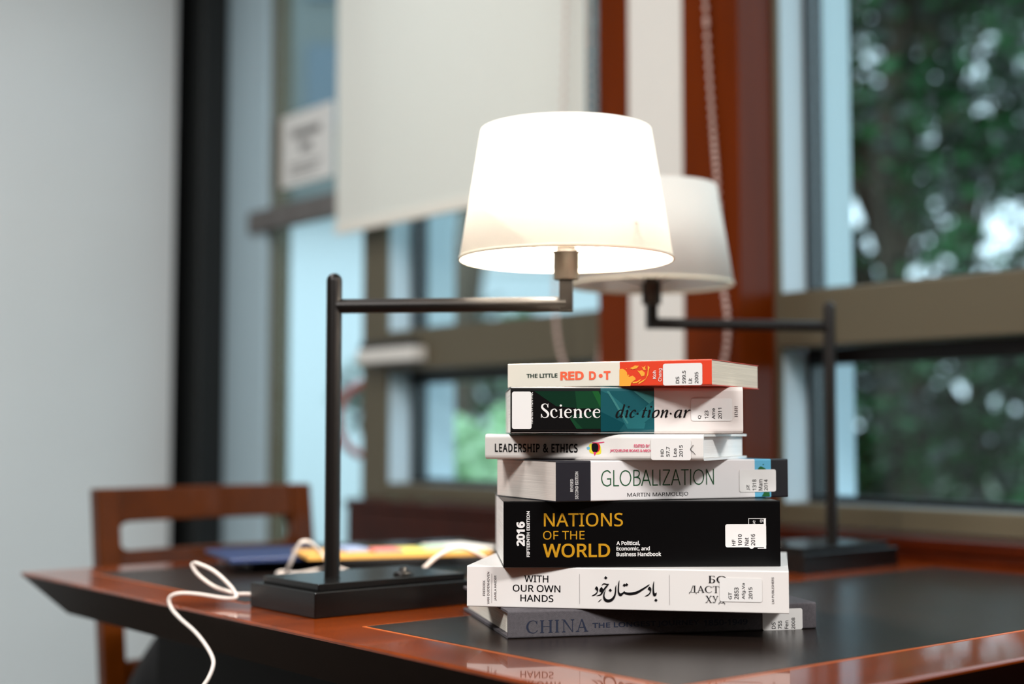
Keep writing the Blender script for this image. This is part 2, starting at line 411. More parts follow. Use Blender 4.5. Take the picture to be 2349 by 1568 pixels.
GL = {
 'S': (.56, [stroke([(.46,.74,.05),(.43,.90,.05),(.29,.98,.05),(.14,.91,.10),(.10,.75,.13),(.20,.60,.15),(.37,.45,.16),(.48,.27,.14),(.43,.09,.09),(.26,.02,.05),(.11,.09,.05),(.06,.26,.05)]),
             ([(.46,.72),(.49,.72),(.49,1.0),(.46,1.0)], [[0,1,2,3]]), ([(.03,.0),(.06,.0),(.06,.28),(.03,.28)], [[0,1,2,3]])]),
 'c': (.52, [stroke([(.41,.50,.09),(.36,.59,.07),(.27,.62,.05),(.13,.53,.10),(.08,.33,.13),(.14,.12,.11),(.28,.02,.06),(.41,.06,.04),(.48,.14,.03)]), blob(.405,.49,.06)]),
 'i': (.30, [vstem(.15,0,.62,HV), foot(.15,0,.13), ([(.02,.57),(.2125,.65),(.2125,.55),(.02,.54)], [[0,3,2,1]]), blob(.14,.86,.075)]),
 'e': (.53, [rect(.09,.355,.46,.40), stroke([(.455,.38,.06),(.43,.53,.09),(.28,.62,.05),(.13,.52,.10),(.08,.32,.13),(.14,.11,.12),(.29,.02,.06),(.42,.07,.04),(.49,.16,.03)])]),
 'n': (.66, [vstem(.15,0,.6,HV), foot(.15,0,.12), ([(.02,.57),(.2125,.65),(.2125,.55),(.02,.54)], [[0,3,2,1]]), stroke([(.18,.44,.03),(.27,.56,.06),(.38,.59,.09),(.48,.50,.125),(.50,.36,.125)]), vstem(.50,0,.38,HV), foot(.50,0,.12)]),
 'C': (.80, [stroke([(.68,.74,.05),(.62,.90,.05),(.44,.98,.05),(.20,.86,.09),(.09,.50,.13),(.20,.14,.10),(.44,.02,.05),(.62,.08,.05),(.72,.24,.04)]), rect(.67,.70,.70,.98)]),
 'H': (.88, [vstem(.18,0,1,.12), vstem(.70,0,1,.12), rect(.18,.48,.70,.53)] + [foot(x,y,.13,s) for x in (.18,.70) for y, s in ((0,1),(1,-1))]),
 'I': (.40, [vstem(.20,0,1,.12), foot(.20,0,.13), foot(.20,1,.13,-1)]),
 'N': (.90, [vstem(.20,0,1,TN), vstem(.74,0,1,TN), ([(.13,1),(.27,1),(.765,0),(.72,0)], [[0,3,2,1]]), foot(.20,0,.11), foot(.74,1,.11,-1), rect(.06,.965,.2,1)]),
 'A': (.80, [([(.37,1),(.43,1),(.16,0),(.11,0)], [[0,3,2,1]]), ([(.36,1),(.44,1),(.74,0),(.60,0)], [[0,3,2,1]]), rect(.22,.32,.55,.37), foot(.13,0,.11), foot(.66,0,.13)]),
 'M': (1.05, [vstem(.19,0,1,TN), vstem(.86,0,1,.12), ([(.13,1),(.26,1),(.56,0),(.49,0)], [[0,3,2,1]]), ([(.80,1),(.86,1),(.55,0),(.49,0)], [[0,3,2,1]]), foot(.19,0,.11), foot(.86,0,.13), rect(.06,.965,.2,1), rect(.82,.965,.98,1)]),
 '\u0411': (.64, [vstem(.18,0,1,.11), foot(.18,0,.12), rect(.08,.955,.52,1), ([(.52,1),(.55,.80),(.51,.80),(.46,.96)], [[0,3,2,1]]), stroke([(.18,.56,.045),(.34,.56,.05),(.48,.45,.09),(.52,.29,.11),(.46,.10,.09),(.32,.02,.045),(.18,.02,.045)])]),
 '\u041e': (.86, [stroke([(.43,.98,.05),(.20,.86,.09),(.10,.50,.12),(.20,.14,.09),(.43,.02,.05),(.66,.14,.09),(.76,.50,.12),(.66,.86,.09),(.43,.98,.05)])]),
 '\u0414': (.80, [([(.40,1),(.45,1),(.20,.04),(.15,.04)], [[0,3,2,1]]), vstem(.58,0,1,.11), rect(.36,.955,.70,1), rect(.04,0,.76,.05), ([(.02,-.22),(.06,-.22),(.10,.04),(.04,.04)], [[0,1,2,3]]), ([(.72,-.22),(.76,-.22),(.77,.04),(.70,.04)], [[0,1,2,3]])]),
 '\u0422': (.72, [vstem(.36,0,1,.11), foot(.36,0,.13), rect(.05,.955,.67,1), ([(.03,.76),(.06,.76),(.11,1),(.05,1)], [[0,1,2,3]]), ([(.66,.76),(.69,.76),(.67,1),(.61,1)], [[0,1,2,3]])]),
 '\u0425': (.80, [([(.10,1),(.24,1),(.72,0),(.58,0)], [[0,3,2,1]]), ([(.64,1),(.70,1),(.17,0),(.11,0)], [[0,3,2,1]]), foot(.14,0,.11), foot(.66,0,.12), foot(.17,1,.12,-1), foot(.66,1,.11,-1)]),
 '\u0423': (.76, [([(.10,1),(.23,1),(.46,.36),(.40,.30)], [[0,3,2,1]]), stroke([(.66,1,.05),(.50,.55,.05),(.38,.20,.06),(.28,.04,.07),(.14,.06,.08)]), foot(.17,1,.12,-1), foot(.65,1,.10,-1), blob(.13,.09,.06)]),
}
GL['\u0410'] = GL['A']; GL['\u0421'] = GL['C']
def shear(g, k=.26): return [([(x + k*y, y) for x, y in v], f) for v, f in g]
IT = {
 'd': (.58, shear([stroke([(.40,.56,.04),(.28,.62,.05),(.13,.50,.09),(.08,.26,.11),(.14,.05,.09),(.24,.03,.05),(.36,.20,.04),(.42,.36,.04)]), stroke([(.36,1.02,.03),(.43,1.0,.09),(.43,.6,.10),(.43,.2,.10),(.46,.04,.08),(.56,.12,.03)])])),
 'i': (.32, shear([stroke([(.04,.50,.03),(.14,.61,.06),(.17,.5,.10),(.17,.25,.10),(.18,.05,.09),(.28,.10,.03)]), blob(.17,.88,.065)])),
 'c': (.46, shear([stroke([(.38,.50,.09),(.32,.61,.06),(.20,.58,.05),(.10,.38,.10),(.10,.16,.11),(.20,.03,.08),(.34,.08,.04),(.40,.14,.03)])])),
 '\u00b7': (.30, [blob(.17, .33, .075)]),
 't': (.36, shear([stroke([(.20,.86,.04),(.18,.6,.09),(.16,.25,.10),(.17,.05,.09),(.30,.10,.03)]), rect(.05,.56,.36,.61)])),
 'o': (.56, shear([stroke([(.30,.62,.05),(.14,.50,.09),(.08,.28,.10),(.14,.06,.08),(.26,.02,.05),(.42,.14,.09),(.47,.36,.10),(.42,.57,.08),(.30,.62,.05)])])),
 'n': (.62, shear([stroke([(.03,.50,.03),(.12,.61,.06),(.15,.5,.09),(.14,.0,.10)]), stroke([(.16,.25,.03),(.28,.50,.04),(.40,.61,.06),(.46,.5,.10),(.45,.25,.10),(.46,.05,.09),(.57,.11,.03)])])),
 'a': (.60, shear([stroke([(.42,.56,.05),(.28,.62,.05),(.13,.50,.09),(.08,.26,.11),(.14,.05,.09),(.24,.03,.05),(.36,.20,.04),(.43,.42,.04)]), stroke([(.45,.64,.06),(.44,.4,.10),(.44,.15,.10),(.47,.03,.08),(.57,.11,.03)])])),
 'r': (.46, shear([stroke([(.03,.50,.03),(.12,.61,.06),(.15,.5,.09),(.14,.0,.10)]), stroke([(.16,.28,.03),(.26,.50,.04),(.38,.61,.07),(.45,.58,.08)])])),
}
def serif_shape(s, table=GL, gap=0.0, fat=1.0):
    v, f, x = [], [], 0.0
    for ch in s:
        if ch == ' ': x += .35; continue
        wd, parts = table[ch]
        for pv, pf in parts:
            if fat != 1.0 and len(pv) % 2 == 0 and len(pf) > 2:   # pen strokes: widen about their centre line
                w_ = []
                for (ax, ay), (bx, by) in zip(pv[::2], pv[1::2]):
                    mx, my = (ax+bx)/2, (ay+by)/2; w_ += [(mx+(ax-mx)*fat, my+(ay-my)*fat), (mx+(bx-mx)*fat, my+(by-my)*fat)]
                pv = w_
            b = len(v); v += [(x + q[0], q[1]) for q in pv]; f += [[b + i for i in p] for p in pf]
        x += wd + gap
    return v, f

tw = .075
def ml(*pts): return stroke([(x, y, tw) for x, y in pts], straight=True)
def mc(*pts): return stroke([(x, y, tw) for x, y in pts], 8)
TH_ = {
 'G': (.80, [mc((.70,.82),(.56,.94),(.42,.965),(.18,.84),(.07,.5),(.18,.16),(.42,.035),(.58,.06),(.70,.13)), ml((.705,.10),(.705,.47)), ml((.45,.46),(.74,.46))]),
 'L': (.52, [ml((.13,0),(.13,1)), ml((.10,.037),(.50,.037))]),
 'O': (.92, [mc((.45,.965),(.19,.84),(.07,.5),(.19,.16),(.45,.035),(.71,.16),(.83,.5),(.71,.84),(.45,.965))]),
 'B': (.64, [ml((.13,0),(.13,1)), mc((.13,.963),(.36,.96),(.50,.88),(.51,.70),(.40,.57),(.13,.535)), mc((.13,.535),(.40,.52),(.56,.42),(.57,.20),(.44,.06),(.13,.037))]),
 'A': (.74, [ml((.05,0),(.37,1)), ml((.37,1),(.69,0)), ml((.16,.34),(.58,.34))]),
 'I': (.27, [ml((.13,0),(.13,1))]),
 'Z': (.66, [ml((.07,.963),(.60,.963)), ml((.59,.97),(.07,.03)), ml((.06,.037),(.62,.037))]),
 'T': (.62, [ml((.31,0),(.31,1)), ml((.02,.963),(.60,.963))]),
 'N': (.78, [ml((.13,0),(.13,1)), ml((.13,.98),(.65,.02)), ml((.65,0),(.65,1))]),
}
# ------------------------------------------------------------------ books
class Book:
    def __init__(b, name, label, px_left, px_right, y_left, y_right, z0, T, D):
        """spine from photo column px_left (depth y_left) to px_right (depth y_right)"""
        p = CAMP + ray(px_left, 990) * y_left; q = CAMP + ray(px_right, 990) * y_right
        b.P = Vector((p.x, p.y, z0)); d = Vector((q.x - p.x, q.y - p.y, 0))
        b.L = d.length; b.T = T; b.D = D; b.a = math.atan2(d.y, d.x); b.d = d.normalized(); b.n = Vector((b.d.y, -b.d.x, 0))
        b.root = tag(empty(name, b.P, b.a), label, 'book', 'stacked library books')
        b.lay = 0
    def loc(b, px, py):                       # photo point -> (x, z) on the spine
        r = ray(px, py); t = (b.P - CAMP).dot(b.n) / r.dot(b.n); h = CAMP + r * t - b.P
        return h.dot(b.d), h.z
    def box(b, x0, y0, x1, y1):               # photo rectangle -> spine rectangle
        ym, xm = (y0 + y1) / 2, (x0 + x1) / 2
        return b.loc(x0, ym)[0], b.loc(xm, y1)[1], b.loc(x1, ym)[0], b.loc(xm, y0)[1]
    def cover(b, m, th=.0006, r=.002, over=0.0, pages=None, bulge=0.0, end=.0008, page_m=None, spine_set=0.0):
        D, T, L = b.D, b.T, b.L
        def prof(o):
            rr = max(r - o, .0003); pts = [(D, o)]
            for k in range(5): a = -pi/2 - k*pi/8; pts.append((o + rr + rr*cos(a), o + rr + rr*sin(a)))
            if bulge and o < T/4: pts += [(o - bulge*sin(pi*k/6), o + rr + (T - 2*o - 2*rr)*k/6) for k in range(1, 6)]
            for k in range(5): a = pi - k*pi/8; pts.append((o + rr + rr*cos(a), T - o - rr + rr*sin(a)))
            pts.append((D, T - o)); return pts
        A, B = prof(0), prof(th)
        mb = MB(); n = len(A)
        vs = [(x, *p) for x in (0, L) for p in A] + [(x, *p) for x in (0, L) for p in B]
        fs = []
        for i in range(n - 1):
            fs.append((i, i+1, n+i+1, n+i)); fs.append((2*n+i, 3*n+i, 3*n+i+1, 2*n+i+1))
            fs.append((i, 2*n+i, 2*n+i+1, i+1)); fs.append((n+i, n+i+1, 3*n+i+1, 3*n+i))
        fs += [(0, n, 3*n, 2*n), (n-1, 3*n-1, 4*n-1, 2*n-1)]
        mb.add(vs, [tuple(reversed(f)) for f in fs], 0)
        b.cov = mb.build('cover', m, b.root)
        e = over if over else end
        mb = MB(); e2 = over if over else .001
        mb.box((e, th + .0004, th + .0001), (L - e, D - e2, T - th - .0001))
        b.pg = mb.build('page_block', page_m, b.root, .0004, 1)
    def shape(b, name, v, f, m, label=None, parent=None):
        """flat print on the spine; v in spine (x, z)"""
        mb = MB(); b.lay += 1; y = -.00015 - .00005 * b.lay
        ev, ef, lift = [], [], []             # overlapping strokes of a letter lie a hair apart
        for k, p in enumerate(f):
            ef.append(list(range(len(ev), len(ev) + len(p)))); ev += [v[i] for i in p]; lift += [k % 11 * 3e-6] * len(p)
        v, f = ev, ef
        mb.add([(x, y - q, z) for (x, z), q in zip(v, lift)], f); o = mb.build(name, m, parent or b.root)
        if label: o['label'] = label
        return o
    def fit(b, shp, x0, y0, x1, y1, turn=False):
        v, f = shp; xs = [q[0] for q in v]; ys = [q[1] for q in v]
        a0, a1, c0, c1 = min(xs), max(xs), min(ys), max(ys)
        X0, Z0, X1, Z1 = b.box(x0, y0, x1, y1)
        if turn: return [(X1 - (q[1]-c0)/(c1-c0)*(X1-X0), Z0 + (q[0]-a0)/(a1-a0)*(Z1-Z0)) for q in v], f
        return [(X0 + (q[0]-a0)/(a1-a0)*(X1-X0), Z0 + (q[1]-c0)/(c1-c0)*(Z1-Z0)) for q in v], f
    def write(b, name, m, items, parent=None, label=None):
        """items: (text or shape, photo box, turned, bold)"""
        V, Fc = [], []
        for it in items:
            s, bx = it[0], it[1]; turn = it[2] if len(it) > 2 else False; bold = it[3] if len(it) > 3 else 0
            v, f = b.fit(text_shape(s, bold) if isinstance(s, str) else s, *bx, turn)
            k = len(V); V += v; Fc += [[k + i for i in p] for p in f]
        return b.shape(name, V, Fc, m, label, parent)
    def trace(b, pts): return [b.loc(*p) for p in pts]
    def sticker(b, bx, items, name='call_number_sticker'):
        X0, Z0, X1, Z1 = b.box(*bx); r = .0022; poly = []
        for cx, cz, a0 in ((X1-r, Z1-r, 0), (X0+r, Z1-r, pi/2), (X0+r, Z0+r, pi), (X1-r, Z0+r, 1.5*pi)):
            poly += [(cx + r*cos(a0 + k*pi/8), cz + r*sin(a0 + k*pi/8)) for k in range(5)]
        b.lay += 1; y = -.00015 - .00005 * b.lay
        mb = MB(); mb.prism([(x, z) for x, z in poly], 'y', y, y + .0001)
        st = mb.build(name, STICK, b.root); b.lay += 1
        if items: b.write('lettering', STICK_INK, [(*i[:3], .018) for i in items], parent=st)
        return st
STICK = mat('sticker_paper', srgb(232, 230, 228), 0.35, spec=0.4)
STICK_INK = mat('sticker_ink', srgb(40, 37, 40), 0.5)
def zoomed(ox, oy, k): return lambda x0, y0, x1, y1: (ox + x0/k, oy + y0/k, ox + x1/k, oy + y1/k)
def zpts(ox, oy, k, pts): return [(ox + x/k, oy + y/k) for x, y in pts]
Z1_ = zoomed(1040, 810, 4.48); Z2_ = zoomed(1440, 810, 4.48); Z3_ = zoomed(1040, 1130, 4.48); Z4_ = zoomed(1440, 1130, 4.48)
ZA = zoomed(1380, 820, 8.39); ZB = zoomed(1380, 880, 6.18); ZH = zoomed(1040, 1230, 6.273)
def ink(name, c, rough=.45, metal=0.0): return mat(name, c, rough, metal=metal, spec=.2)
BLK = ink('print_black', srgb(9, 8, 12)); WHT = ink('print_white', srgb(232, 230, 228))

z = ZT + .0009
# 1 -- grey hardcover at the bottom
b = Book('book', 'grey cloth hardcover at the bottom of the stack, lettered CHINA', 1165, 1866, 1.4146, 1.489, z, .0275, .235)
b.cover(mat('grey_cloth', srgb(88, 84, 88), .8, spec=.2, bump=(1500, .5), noise=((300, 300, 300), .12)), .0024, .0022, over=.005, page_m=pages_mat('pages_china', srgb(232, 226, 214)))
nav = ink('navy_ink', srgb(36, 42, 60), .6)
b.write('title_lettering', nav, [(serif_shape('CHINA', gap=.02), (1207, 1420.5, 1349, 1450)), ('THE LONGEST JOURNEY', (1359, 1424, 1604, 1438.3), False, .02), ('1850-1949', (1614, 1419.5, 1714.6, 1433), False, .02)])
b.sticker((1749, 1395.5, 1840.7, 1444), [('DS', Z4_(1478,1328,1518,1397), True), ('755', Z4_(1543,1312,1583,1397), True), ('Fen', Z4_(1612,1310,1650,1397), True), ('2008', Z4_(1682,1280,1718,1397), True)])
z += .0277
# 2 -- white paperback
b = Book('book', 'white paperback lettered WITH OUR OWN HANDS, second from the bottom of the stack', 1072, 1805, 1.452, 1.392, z, .0417, .225)
wc = mat('white_card', srgb(230, 226, 223), .38, spec=.4)
b.cover(wc, .0005, .0012, page_m=pages_mat('pages_hands', srgb(238, 234, 228)))
items = [('WITH', (1202.9,1319,1258,1334.7), False, .01), ('OUR OWN', (1176.3,1341,1285.5,1357), False, .01), ('HANDS', (1193.8,1363.6,1269.6,1379.4), False, .01)]
b.write('title_lettering', BLK, items)
gi = ink('grey_print', srgb(96, 90, 92))
ln = lambda x, y0, y1, w_=.6: (rect(0, 0, 1, 1), (x - w_/2, y0, x + w_/2, y1))
b.write('author_lettering', gi, [('FREDERIK', (1107.6,1330,1113,1365.5), True, .01)])
b.write('author_lettering', gi, [('VAN OUDENHOVEN', (1117.6,1311,1122.9,1384.6), True, .01), ]); b.write('author_lettering', gi, [('JAMILA HAIDER', (1134,1318.8,1139.8,1376.7), True, .01), ]); b.write('publisher_lettering', gi, [('LM PUBLISHERS', (1770.4,1323,1775.5,1384), True, .01)])
lg = ink('line_grey', srgb(160, 155, 155))
for q in (ln(1128, 1314.5, 1382), ln(1329.6, 1316, 1384.6), ln(1536, 1317.5, 1386.7)): b.write('divider_line', lg, [q])
# calligraphic title drawn with a broad pen
AX, AY, AK = 1330, 1300, 11.745
def pen(pts, per=8):
    v, f = stroke([(x, -y, wd) for x, y, wd in pts], per); return [(x, -y) for x, y in v], f
def dia(x, y, r): return [(x - .1*r, y - r), (x + r, y - .1*r), (x + .1*r, y + r), (x - r, y + .1*r)], [[3, 2, 1, 0]]
def poly(pts): return crom(pts, 4, True), [list(range(4 * len(pts)))]
cal = [pen([(2000,380,8),(1985,480,30),(1980,600,38),(1990,700,55),(2015,745,75),(2045,722,50),(2070,680,6)]), dia(2052,890,46),
 poly([(1875,525),(1920,560),(1928,610),(1910,680),(1880,735),(1835,770),(1745,787),(1830,735),(1880,690),(1890,650),(1870,620),(1832,590)]),
 pen([(1877,462,6),(1850,490,30),(1700,590,46),(1540,680,66),(1400,712,70),(1290,712,62),(1215,688,52),(1196,650,22)]),
 pen([(1205,645,14),(1160,705,45),(1095,742,72),(1050,690,48),(1040,600,36),(1050,450,28),(1065,355,5)]), dia(1202,485,46), dia(1264,472,46),
 pen([(985,480,5),(968,560,30),(965,650,32),(940,770,45),(870,870,68),(780,905,75),(690,880,72),(650,790,42),(665,690,22),(705,605,4)]), dia(823,622,45),
 pen([(590,500,5),(625,458,22),(665,445,28),(720,460,28),(788,452,8)]), pen([(785,452,10),(720,520,42),(650,610,42),(605,680,50),(560,740,34),(445,772,5)]),
 poly([(585,535),(625,580),(640,620),(600,660),(550,665),(530,640),(540,590)]),
 poly([(450,515),(490,555),(497,610),(475,690),(430,745),(380,765),(318,772),(410,715),(455,675),(458,640),(440,610),(410,580)]),
 pen([(587,858,5),(540,900,22),(487,942,5)]), dia(702,285,46)]
V, Fc = [], []
for v, f in cal:
    k = len(V); V += b.trace([(AX + x/AK, AY + y/AK) for x, y in v]); Fc += [[k + i for i in p] for p in f]
b.shape('calligraphic_title', V, Fc, BLK)
b.write('title_lettering', BLK, [(serif_shape('\u0411\u041e'), (1625.3, 1320, 1667, 1336.5)), (serif_shape('\u0414\u0410\u0421\u0422\u041e'), (1581, 1343, 1669, 1362)), (serif_shape('\u0425\u0423\u0414'), (1618.6, 1365.5, 1663, 1385.4))])
b.sticker(Z4_(945,875,1382,1118), [('GT', Z4_(1035,1020,1070,1092), True), ('2853', Z4_(1095,970,1140,1092), True, .01), ('Afg.Va', Z4_(1172,925,1213,1092), True, .01), ('2015', Z4_(1242,968,1282,1090), True)])
z += .0419
# 3 -- black book
b = Book('book', 'thick black book with gold lettering NATIONS OF THE WORLD', 1155, 1787, 1.427, 1.442, z, .067, .205)
b.cover(mat('black_gloss_card', srgb(5, 5, 6), .3, spec=.22), .0006, .0012, page_m=pages_mat('pages_nations', srgb(236, 234, 230)))
gold = mat('gold_foil', srgb(218, 160, 30), .4, metal=.3)
b.write('title_lettering', gold, [('NATIONS', (1247.6,1175.8,1428.8,1207), False, .006), ('OF THE', (1245.8,1217,1340.9,1236.7)), ('WORLD', (1245.4,1246,1399.4,1277.8), False, .016)])
b.write('subtitle_lettering', WHT, [('A Political,', (1414,1239.8,1468,1251), False, .025), ('Economic, and', (1414,1252.6,1490.5,1263.2), False, .025), ('Business Handbook', (1414,1265.2,1516.8,1275), False, .025)])
b.write('year_lettering', WHT, [('2016', Z3_(648,295,735,548), True, .05)])
b.write('edition_lettering', WHT, [('FIFTEENTH EDITION', Z3_(752,187,785,658), True, .03)])
fr = [(rect(0,0,1,1), Z4_(1240,260,1420,265)), (rect(0,0,1,1), Z4_(1240,260,1245,400)), (rect(0,0,1,1), Z4_(1398,262,1420,572)), (rect(0,0,1,1), Z4_(1335,545,1420,550)), (rect(0,0,1,1), Z4_(1335,566,1420,571)), ('se', Z4_(1285,282,1310,330), True), ('g', Z4_(1358,275,1390,302), True), ('(', Z4_(1245,540,1300,572), True, .03)]
b.write('publisher_mark', WHT, fr)
b.sticker(Z4_(1002,320,1422,558), [('HF', Z4_(1070,478,1107,543), True), ('1010', Z4_(1132,424,1172,543), True), ('Nat', Z4_(1200,458,1242,540), True), ('2016', Z4_(1265,422,1308,540), True)])
z += .0672
# 4 -- globalization
b = Book('book', 'white and black paperback lettered GLOBALIZATION with a blue globe corner', 1275, 1806, 1.405, 1.515, z, .0412, .155)
X = lambda px: b.loc(px, 1100)[0]
cm = bands('globe_card', [(0, srgb(34, 33, 40)), (X(1354.5), srgb(232, 229, 229)), (X(1731), srgb(96, 178, 214)), (X(1767), srgb(20, 20, 26))], b.L, .3)
b.cover(cm, .0005, .0016, page_m=pages_mat('pages_globe', srgb(226, 216, 208), .1))
grn = ink('green_print', srgb(34, 84, 52))
b.write('title_lettering', grn, [(serif_shape('GLOBALIZATION', TH_), (1378.8,1076,1637.5,1113.4))])
b.write('author_lettering', ink('dark_print', srgb(48, 46, 50)), [('MARTIN MARMOLEJO', (1438.9,1128.8,1578.4,1139.4))])
b.write('edition_lettering', WHT, [('REVISED', (1307.9,1098,1314.6,1127), True, .01)])
b.write('edition_lettering', WHT, [('SECOND EDITION', (1319,1081.2,1326.2,1144.2), True, .01)])
v1_ = b.trace(zpts(1440, 810, 4.48, [(1335,1195),(1345,1172),(1365,1160),(1390,1170),(1410,1180),(1420,1195)])); v2_ = b.trace(zpts(1440, 810, 4.48, [(1375,1468),(1390,1445),(1400,1424),(1455,1426),(1458,1468)]))
v3_ = b.trace(zpts(1440, 810, 4.48, [(1382,1138),(1400,1136),(1393,1150)]))
lgr = ink('land_green', srgb(36, 96, 50))
for q in (v1_, v2_, v3_): b.shape('globe_print', q, [list(range(len(q)))], lgr)
b.sticker(Z2_(1145,1193,1520,1422), [('JZ', Z2_(1218,1350,1252,1408), True), ('1318', Z2_(1278,1295,1318,1408), True, .01), ('Mam', Z2_(1340,1293,1382,1408), True, .01), ('2014', Z2_(1398,1295,1435,1408), True)])
z += .0414
# 5 -- leadership
b = Book('book', 'thin white hardcover lettered LEADERSHIP & ETHICS, third from the top of the stack', 1113, 1613, 1.492, 1.397, z, .0265, .178)
b.cover(mat('cream_board', srgb(230, 226, 222), .34, spec=.45), .0024, .0042, over=.004, page_m=pages_mat('pages_lead', srgb(240, 240, 238), .05))
b.write('title_lettering', BLK, [(text_shape('LEADERSHIP & ETHICS', .028, 1.14), (1135.3,1017,1325.3,1037.2))])
pk = ink('pink_print', srgb(214, 60, 104)); yl = ink('yellow_print', srgb(226, 214, 60)); cy = ink('cyan_print', srgb(110, 180, 208)); rd = ink('red_print', srgb(196, 40, 44))
def lay(name, pts, m, smooth=True):
    q = b.trace(zpts(1040, 810, 4.48, crom(pts, 4, True) if smooth else pts)); return q
logo = [([(1400,935),(1440,925),(1500,930),(1518,985),(1515,1030),(1470,1038),(1405,1020),(1395,975)], 0), ([(1430,915),(1480,915),(1545,908),(1548,916),(1490,925),(1435,925)], 1), ([(1372,965),(1400,960),(1402,985),(1380,988)], 2), ([(1450,925),(1492,928),(1508,950),(1500,1000),(1465,1020),(1455,980)], 3), ([(1428,930),(1470,924),(1490,950),(1485,1000),(1455,1022),(1428,1000),(1422,960)], 4), ([(1440,1012),(1475,1015),(1452,1056)], 1)]
lm = [yl, pk, cy, rd, BLK]
mb = MB()
for k, (pts, mi) in enumerate(logo):
    q = lay('', pts, None, mi != 1 or k != 5); mb.add([(x, -.0002 - k*.00003, zz) for x, zz in q], [list(range(len(q)))], mi)
mb.build('cover_logo', lm, b.root); b.lay += 8
b.write('author_lettering', pk, [('EDITED BY', (1454.8,1018.8,1490.8,1025.6), False, .02)])
b.write('author_lettering', pk, [('JACQUELINE BOAKS & MICH', (1399.7,1029.7,1494.6,1037.3), False, .02)])
b.sticker((1493.8,1005.4,1585.5,1054.5), [('HD', ZB(840,925,885,1028), True), ('57.7', ZB(920,890,970,1030), True), ('Lea', ZB(1018,915,1068,1033), True), ('2015', ZB(1103,868,1155,1033), True)])
v, f = stroke([(1305,865,8),(1268,915,10),(1272,945,14),(1300,965,10),(1330,1000,10)], 4)
b.shape('scratch_mark', b.trace(zpts(1380, 880, 6.18, v)), f, ink('scuff', srgb(70, 66, 66)))
z += .0267
# 6 -- science dictionary
b = Book('book', 'glossy plastic-covered green and white Science dictionary, second from the top', 1171, 1705, 1.428, 1.436, z, .0485, .185)
cm = bands('science_card', [(0, srgb(7, 8, 10)), (b.loc(1377.7, 940)[0], srgb(22, 82, 90)), (b.loc(1499.5, 940)[0], srgb(230, 222, 218))], b.L, .25, coat=.5)
b.cover(cm, .0008, .0045, page_m=pages_mat('pages_science', srgb(234, 230, 224)))
mb = MB()
PR = [ink('print_green_dark', srgb(16, 46, 32), .25), ink('print_green', srgb(30, 88, 44), .25), ink('print_green_mid', srgb(22, 64, 40), .25), ink('print_teal_light', srgb(62, 122, 122), .25), ink('print_teal', srgb(14, 68, 76), .25), ink('print_teal_mid', srgb(38, 100, 106), .25)]
FC = [([(830,388),(1513,388),(1513,575),(1250,560),(1060,545)], 0), ([(1190,640),(1513,580),(1513,775),(1270,775)], 0), ([(1250,388),(1425,388),(1513,560),(1270,568)], 2), ([(1195,665),(1225,665),(1330,775),(1265,775)], 2), ([(1425,388),(1490,388),(1513,430),(1513,560)], 1),
      ([(1517,388),(1575,388),(1975,720),(1960,775),(1790,775),(1600,420)], 5), ([(1517,600),(1760,720),(1700,800),(1517,800)], 4), ([(1850,388),(2060,388),(2060,560),(1990,500)], 3), ([(1780,720),(2055,480),(2055,640),(1880,775)], 5), ([(1575,388),(1600,388),(1800,715),(1785,725)], 3)]
for k, (pts, mi) in enumerate(FC):
    q = b.trace(zpts(1040, 810, 4.48, pts)); mb.add([(x, -.00013 - k*.00001, zz) for x, zz in q], [list(range(len(q)))], mi)
mb.build('cover_print', PR, b.root); b.lay = 5
b.write('edge_lettering', WHT, [('AMERICAN HERITAGE', (1211, 899, 1222.5, 972), True)])
b.write('title_lettering', WHT, [(serif_shape('Science', gap=.03), (1241,925,1377,958.4))])
b.write('title_lettering', BLK, [(serif_shape('dic\u00b7tion\u00b7ar', IT, .04, 1.25), (1412,926.7,1584.5,958.3))])
b.write('publisher_lettering', gi, [(serif_shape('HMH', gap=.1), ZB(1885,315,1930,465), True)])
b.sticker(Z1_(602,393,803,778), None, 'blank_sticker')
b.sticker(ZB(1268,207,1850,525), [('Q', ZB(1365,445,1415,497), True), ('123', ZB(1460,378,1512,492), True), ('Ame', ZB(1560,345,1608,498), True, .01), ('2011', ZB(1652,340,1702,495), True)])
z += .0487
# 7 -- little red dot
b = Book('book', 'cream and red paperback on top of the stack, lettered THE LITTLE RED DOT', 1165, 1634, 1.49, 1.387, z, .0258, .158)
cm = bands('red_dot_card', [(0, srgb(228, 222, 208)), (b.loc(1421, 860)[0], srgb(222, 62, 30))], b.L, .4)
b.cover(cm, .0005, .0012, page_m=pages_mat('pages_dot', srgb(222, 212, 194), .1))
b.write('title_lettering', ink('dark_green_print', srgb(30, 52, 42)), [('THE LITTLE', (1208,856.6,1279,866), False, .03)])
orr = ink('orange_red_print', srgb(242, 104, 72))
b.write('title_lettering', orr, [('RED', (1285.5,851.3,1339.2,871.4), False, .04), ('D', (1351.4,851,1367.3,871), False, .04), (blob(0,0,1,20), (1373.6,857,1382.6,866)), ('T', (1385,850.5,1400.6,870.6), False, .04)])
MP = [[(345,225),(400,212),(450,235),(490,280),(500,340),(530,370),(600,345),(650,385),(660,420),(610,450),(570,490),(555,545),(345,548)], [(590,470),(680,455),(770,405),(735,450),(680,485),(610,492)], [(705,515),(720,475),(800,430),(870,395),(800,460)],
      [(690,245),(730,255),(780,240),(835,290),(825,345),(770,360),(740,310)], [(540,200),(600,180),(640,150),(720,155),(680,205),(600,225)], [(770,165),(800,190),(850,150),(835,200),(860,230),(810,235)], [(890,150),(930,190),(910,240),(900,330),(850,410),(878,330),(890,240)], [(505,340),(522,325),(540,340),(522,358)], [(465,212),(480,206),(495,212),(480,220)]]
V, Fc = [], []
